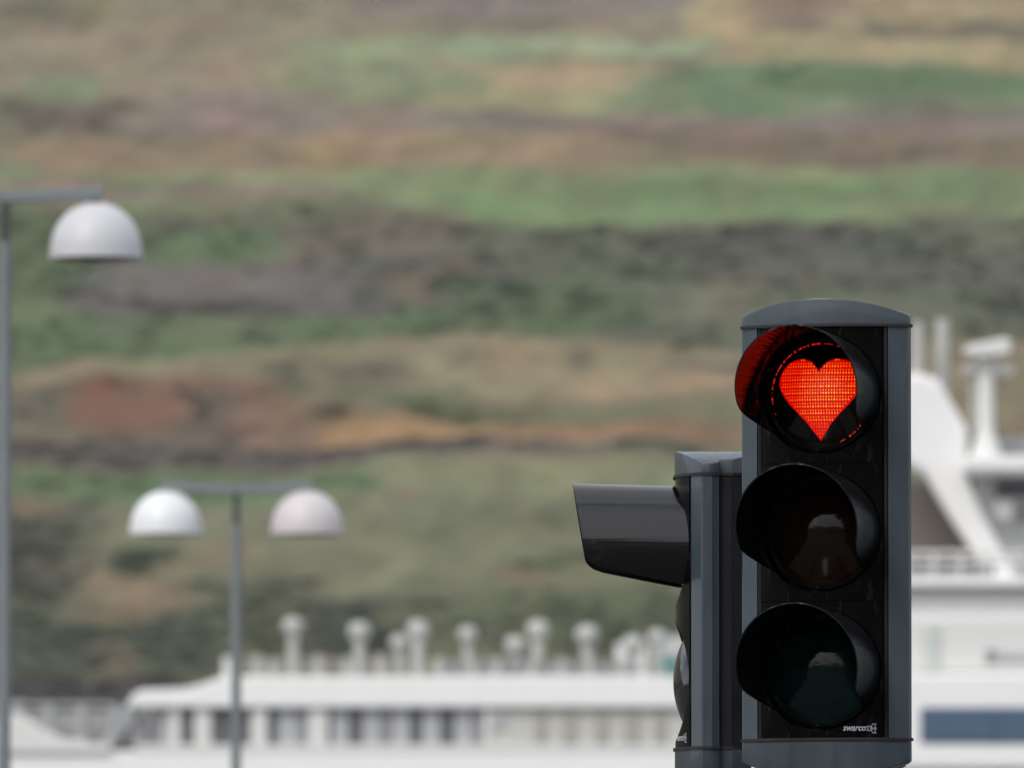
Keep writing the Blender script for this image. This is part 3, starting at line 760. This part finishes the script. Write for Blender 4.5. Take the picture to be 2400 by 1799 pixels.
for x, y, dy in ((685, 1463, 0.5), (841, 1475, 0.5), (936, 1503, 0.3), (978, 1466, 1.2), (1096, 1482, 0.5), (1208, 1510, 0.3), (1261, 1468, 1.0), (1377, 1483, 0.5), (1484, 1508, 0.3), (1543, 1486, 1.0), (1650, 1480, 0.5)):
    c = B.loc(x, y, dy); ft = B.loc(x, 1585, dy)
    q = 0.86 + 0.28 * ((x * 7) % 10) / 10
    v = MB().tube(ft, c - Vector((0, 0, 0.10)), 0.078 * q, 0.070 * q, n=14).build('vent', vent_m, B.root, smooth=40)
    MB().lathe([(a * q, b * q) for a, b in ((0.0, 0.13), (0.09, 0.115), (0.145, 0.06), (0.155, -0.02), (0.135, -0.08), (0.08, -0.12), (0.0, -0.13))], c=c, n=20).build('vent_cap', vent_m, v, smooth=60)
B.rect('roof_locker', 1445, 1520, 1500, 1584, offwhite, 1.3, 2.0, bevel=0.02)
B.rect('roof_locker', 1530, 1640, 1478, 1584, vent_m, 1.7, 2.3, bevel=0.02)
tb = W(1585, 1584, 180.6)
te = empty('fish_tub', tb); tag(te, 'small teal plastic tub on the white roof of the passenger boat', 'tub')
MB().add([(-.16, -.2, 0), (.16, -.2, 0), (.16, .2, 0), (-.16, .2, 0), (-.2, -.24, .24), (.2, -.24, .24), (.2, .24, .24), (-.2, .24, .24)],
         [(3, 2, 1, 0), (4, 5, 6, 7), (0, 1, 5, 4), (1, 2, 6, 5), (2, 3, 7, 6), (3, 0, 4, 7)]).build('tub', teal, te, bevel=0.02)
MB().box((-.215, -.255, .241), (.215, .255, .285)).build('lid', teal, te, bevel=0.01)

# --- the ship with the raking mast
S = Boat('motor_ship', 150.0, 2300, 6.0)
tag(S.root, 'white ship with a raking mast, radar post and blue window band', 'ship')
hull('hull', S.root, 150 - 1.2, W(1730, 0, 150).x, W(3700, 0, 150).x, 3.0, 8.4, -1, S.o, 1.5)
a, b = W(1860, 1800, 150), W(3500, 1800, 150)
MB().box((a.x - S.o.x, 0.2, 2.9 - S.o.z), (b.x - S.o.x, S.d, a.z - S.o.z)).build('lower_deckhouse', white, S.root, bevel=0.03)
S.rect('main_deckhouse', 1850, 3400, 1575, 1801, white, 0.0, S.d, bevel=0.06)
S.rect('blue_window', 2156, 2950, 1655, 1742, blue_w, -0.03, 0.05, bevel=0.04)
for x in (2330, 2480, 2640, 2800): S.rect('window_bar', x - 1.6, x + 1.6, 1657, 1740, blue_w, -0.05, -0.031)
S.rect('upper_deckhouse', 1850, 3200, 1372, 1574, white, 0.35, S.d, bevel=0.05)
S.rect('upper_wall_panel', 1860, 3100, 1452, 1566, offwhite, 0.30, 0.349)
S.rect('door', 2166, 2202, 1462, 1568, grey_r, 0.26, 0.299, bevel=0.01).data.materials[0] = mat('pale_green_door', (0.52, 0.57, 0.54), 0.5, noise=0.05)
S.rect('upper_window', 2312, 2336, 1520, 1548, glass2, 0.26, 0.299, bevel=0.01)
S.rect('upper_window', 2338, 2440, 1524, 1546, curtain, 0.26, 0.299, bevel=0.01)
S.rect('deck_edge', 1840, 3300, 1352, 1373, white, 0.1, S.d + 0.1, bevel=0.03)
# rail on the upper deck
for x in range(1880, 2420, 62): S.bar('railing_post', (x, 1354), (x, 1292), 0.03, offwhite, 0.2)
for y in (1294, 1316): S.bar('rail', (1850, y), (2420, y), 0.028, offwhite, 0.2)
S.rect('rail_screen', 1850, 2332, 1312, 1352, grey_r, 0.24, 0.26)
S.rect('covered_stack', 1960, 2352, 1098, 1353, brown, 2.2, 4.2, bevel=0.1)
# raking mast leg and its top
S.prism('mast_leg', [(2350, 1396), (2300, 1300), (2222, 1180), (2176, 1102), (2136, 1080), (2080, 1040), (2080, 866), (2160, 864), (2206, 876), (2242, 940), (2276, 1000), (2272, 1100), (2303, 1180), (2336, 1240), (2370, 1300), (2424, 1396)], white, 0.9, 1.5, bevel=0.08)
for x, y, dy in ((2158, 742, 1.1), (2219, 728, 1.6)):
    S.bar('antenna', (x, 900), (x, y), 0.085, vent_m, dy)
# platform, radar post
S.rect('platform', 2262, 2560, 1064, 1100, white, 0.3, 4.6, bevel=0.04)
S.rect('platform_box', 2352, 2520, 1006, 1063, mgrey, 1.6, 2.6, bevel=0.03)
p = S.loc(2318, 1064, 1.0)
MB().lathe([(0.0, 0.0), (0.20, 0.0), (0.18, 0.10), (0.125, 0.26), (0.10, 0.36), (0.095, 1.28), (0.0, 1.28)], c=p, n=24).build('radar_post', offwhite, S.root, smooth=40)
rp = S.prism('radar_scanner', [(2264, 820), (2266, 802), (2362, 783), (2376, 788), (2376, 818), (2360, 822), (2300, 828)], offwhite, 0.75, 1.15, bevel=0.04)
S.rect('crossbar', 2262, 2386, 846, 868, vent_m, 0.9, 1.1, bevel=0.03)
S.bar('stay', (2290, 1000), (2286, 850), 0.035, vent_m, 1.0)
# wheelhouse under the platform
S.rect('wheelhouse', 2300, 2560, 1100, 1353, offwhite, 1.8, 4.4, bevel=0.05)
S.rect('wheelhouse_window', 2348, 2550, 1110, 1148, glass, 1.74, 1.799, bevel=0.01)
S.rect('life_raft', 2338, 2384, 1160, 1206, white, 1.0, 1.5, bevel=0.08)
S.rect('ladder_screen', 2386, 2460, 1160, 1215, mgrey, 1.3, 1.36)

# ------------------------------------------------------------------ the air over the fjord
HAZE = 0.00004
if HAZE:
    hm = bpy.data.materials.new('haze_air'); hm.use_nodes = True
    hn = hm.node_tree; hn.nodes.clear()
    pv = hn.nodes.new('ShaderNodeVolumePrincipled'); ho = hn.nodes.new('ShaderNodeOutputMaterial')
    pv.inputs['Color'].default_value = (0.86, 0.89, 0.93, 1); pv.inputs['Density'].default_value = HAZE; pv.inputs['Anisotropy'].default_value = 0.0
    hn.links.new(pv.outputs[0], ho.inputs['Volume'])
    hz_ = MB().box((-4100, -2600, -3.6), (4100, 2560, 640)).build('haze', hm)
    tag(hz_, 'thin pale haze in the air over the fjord', 'haze', kind='stuff')
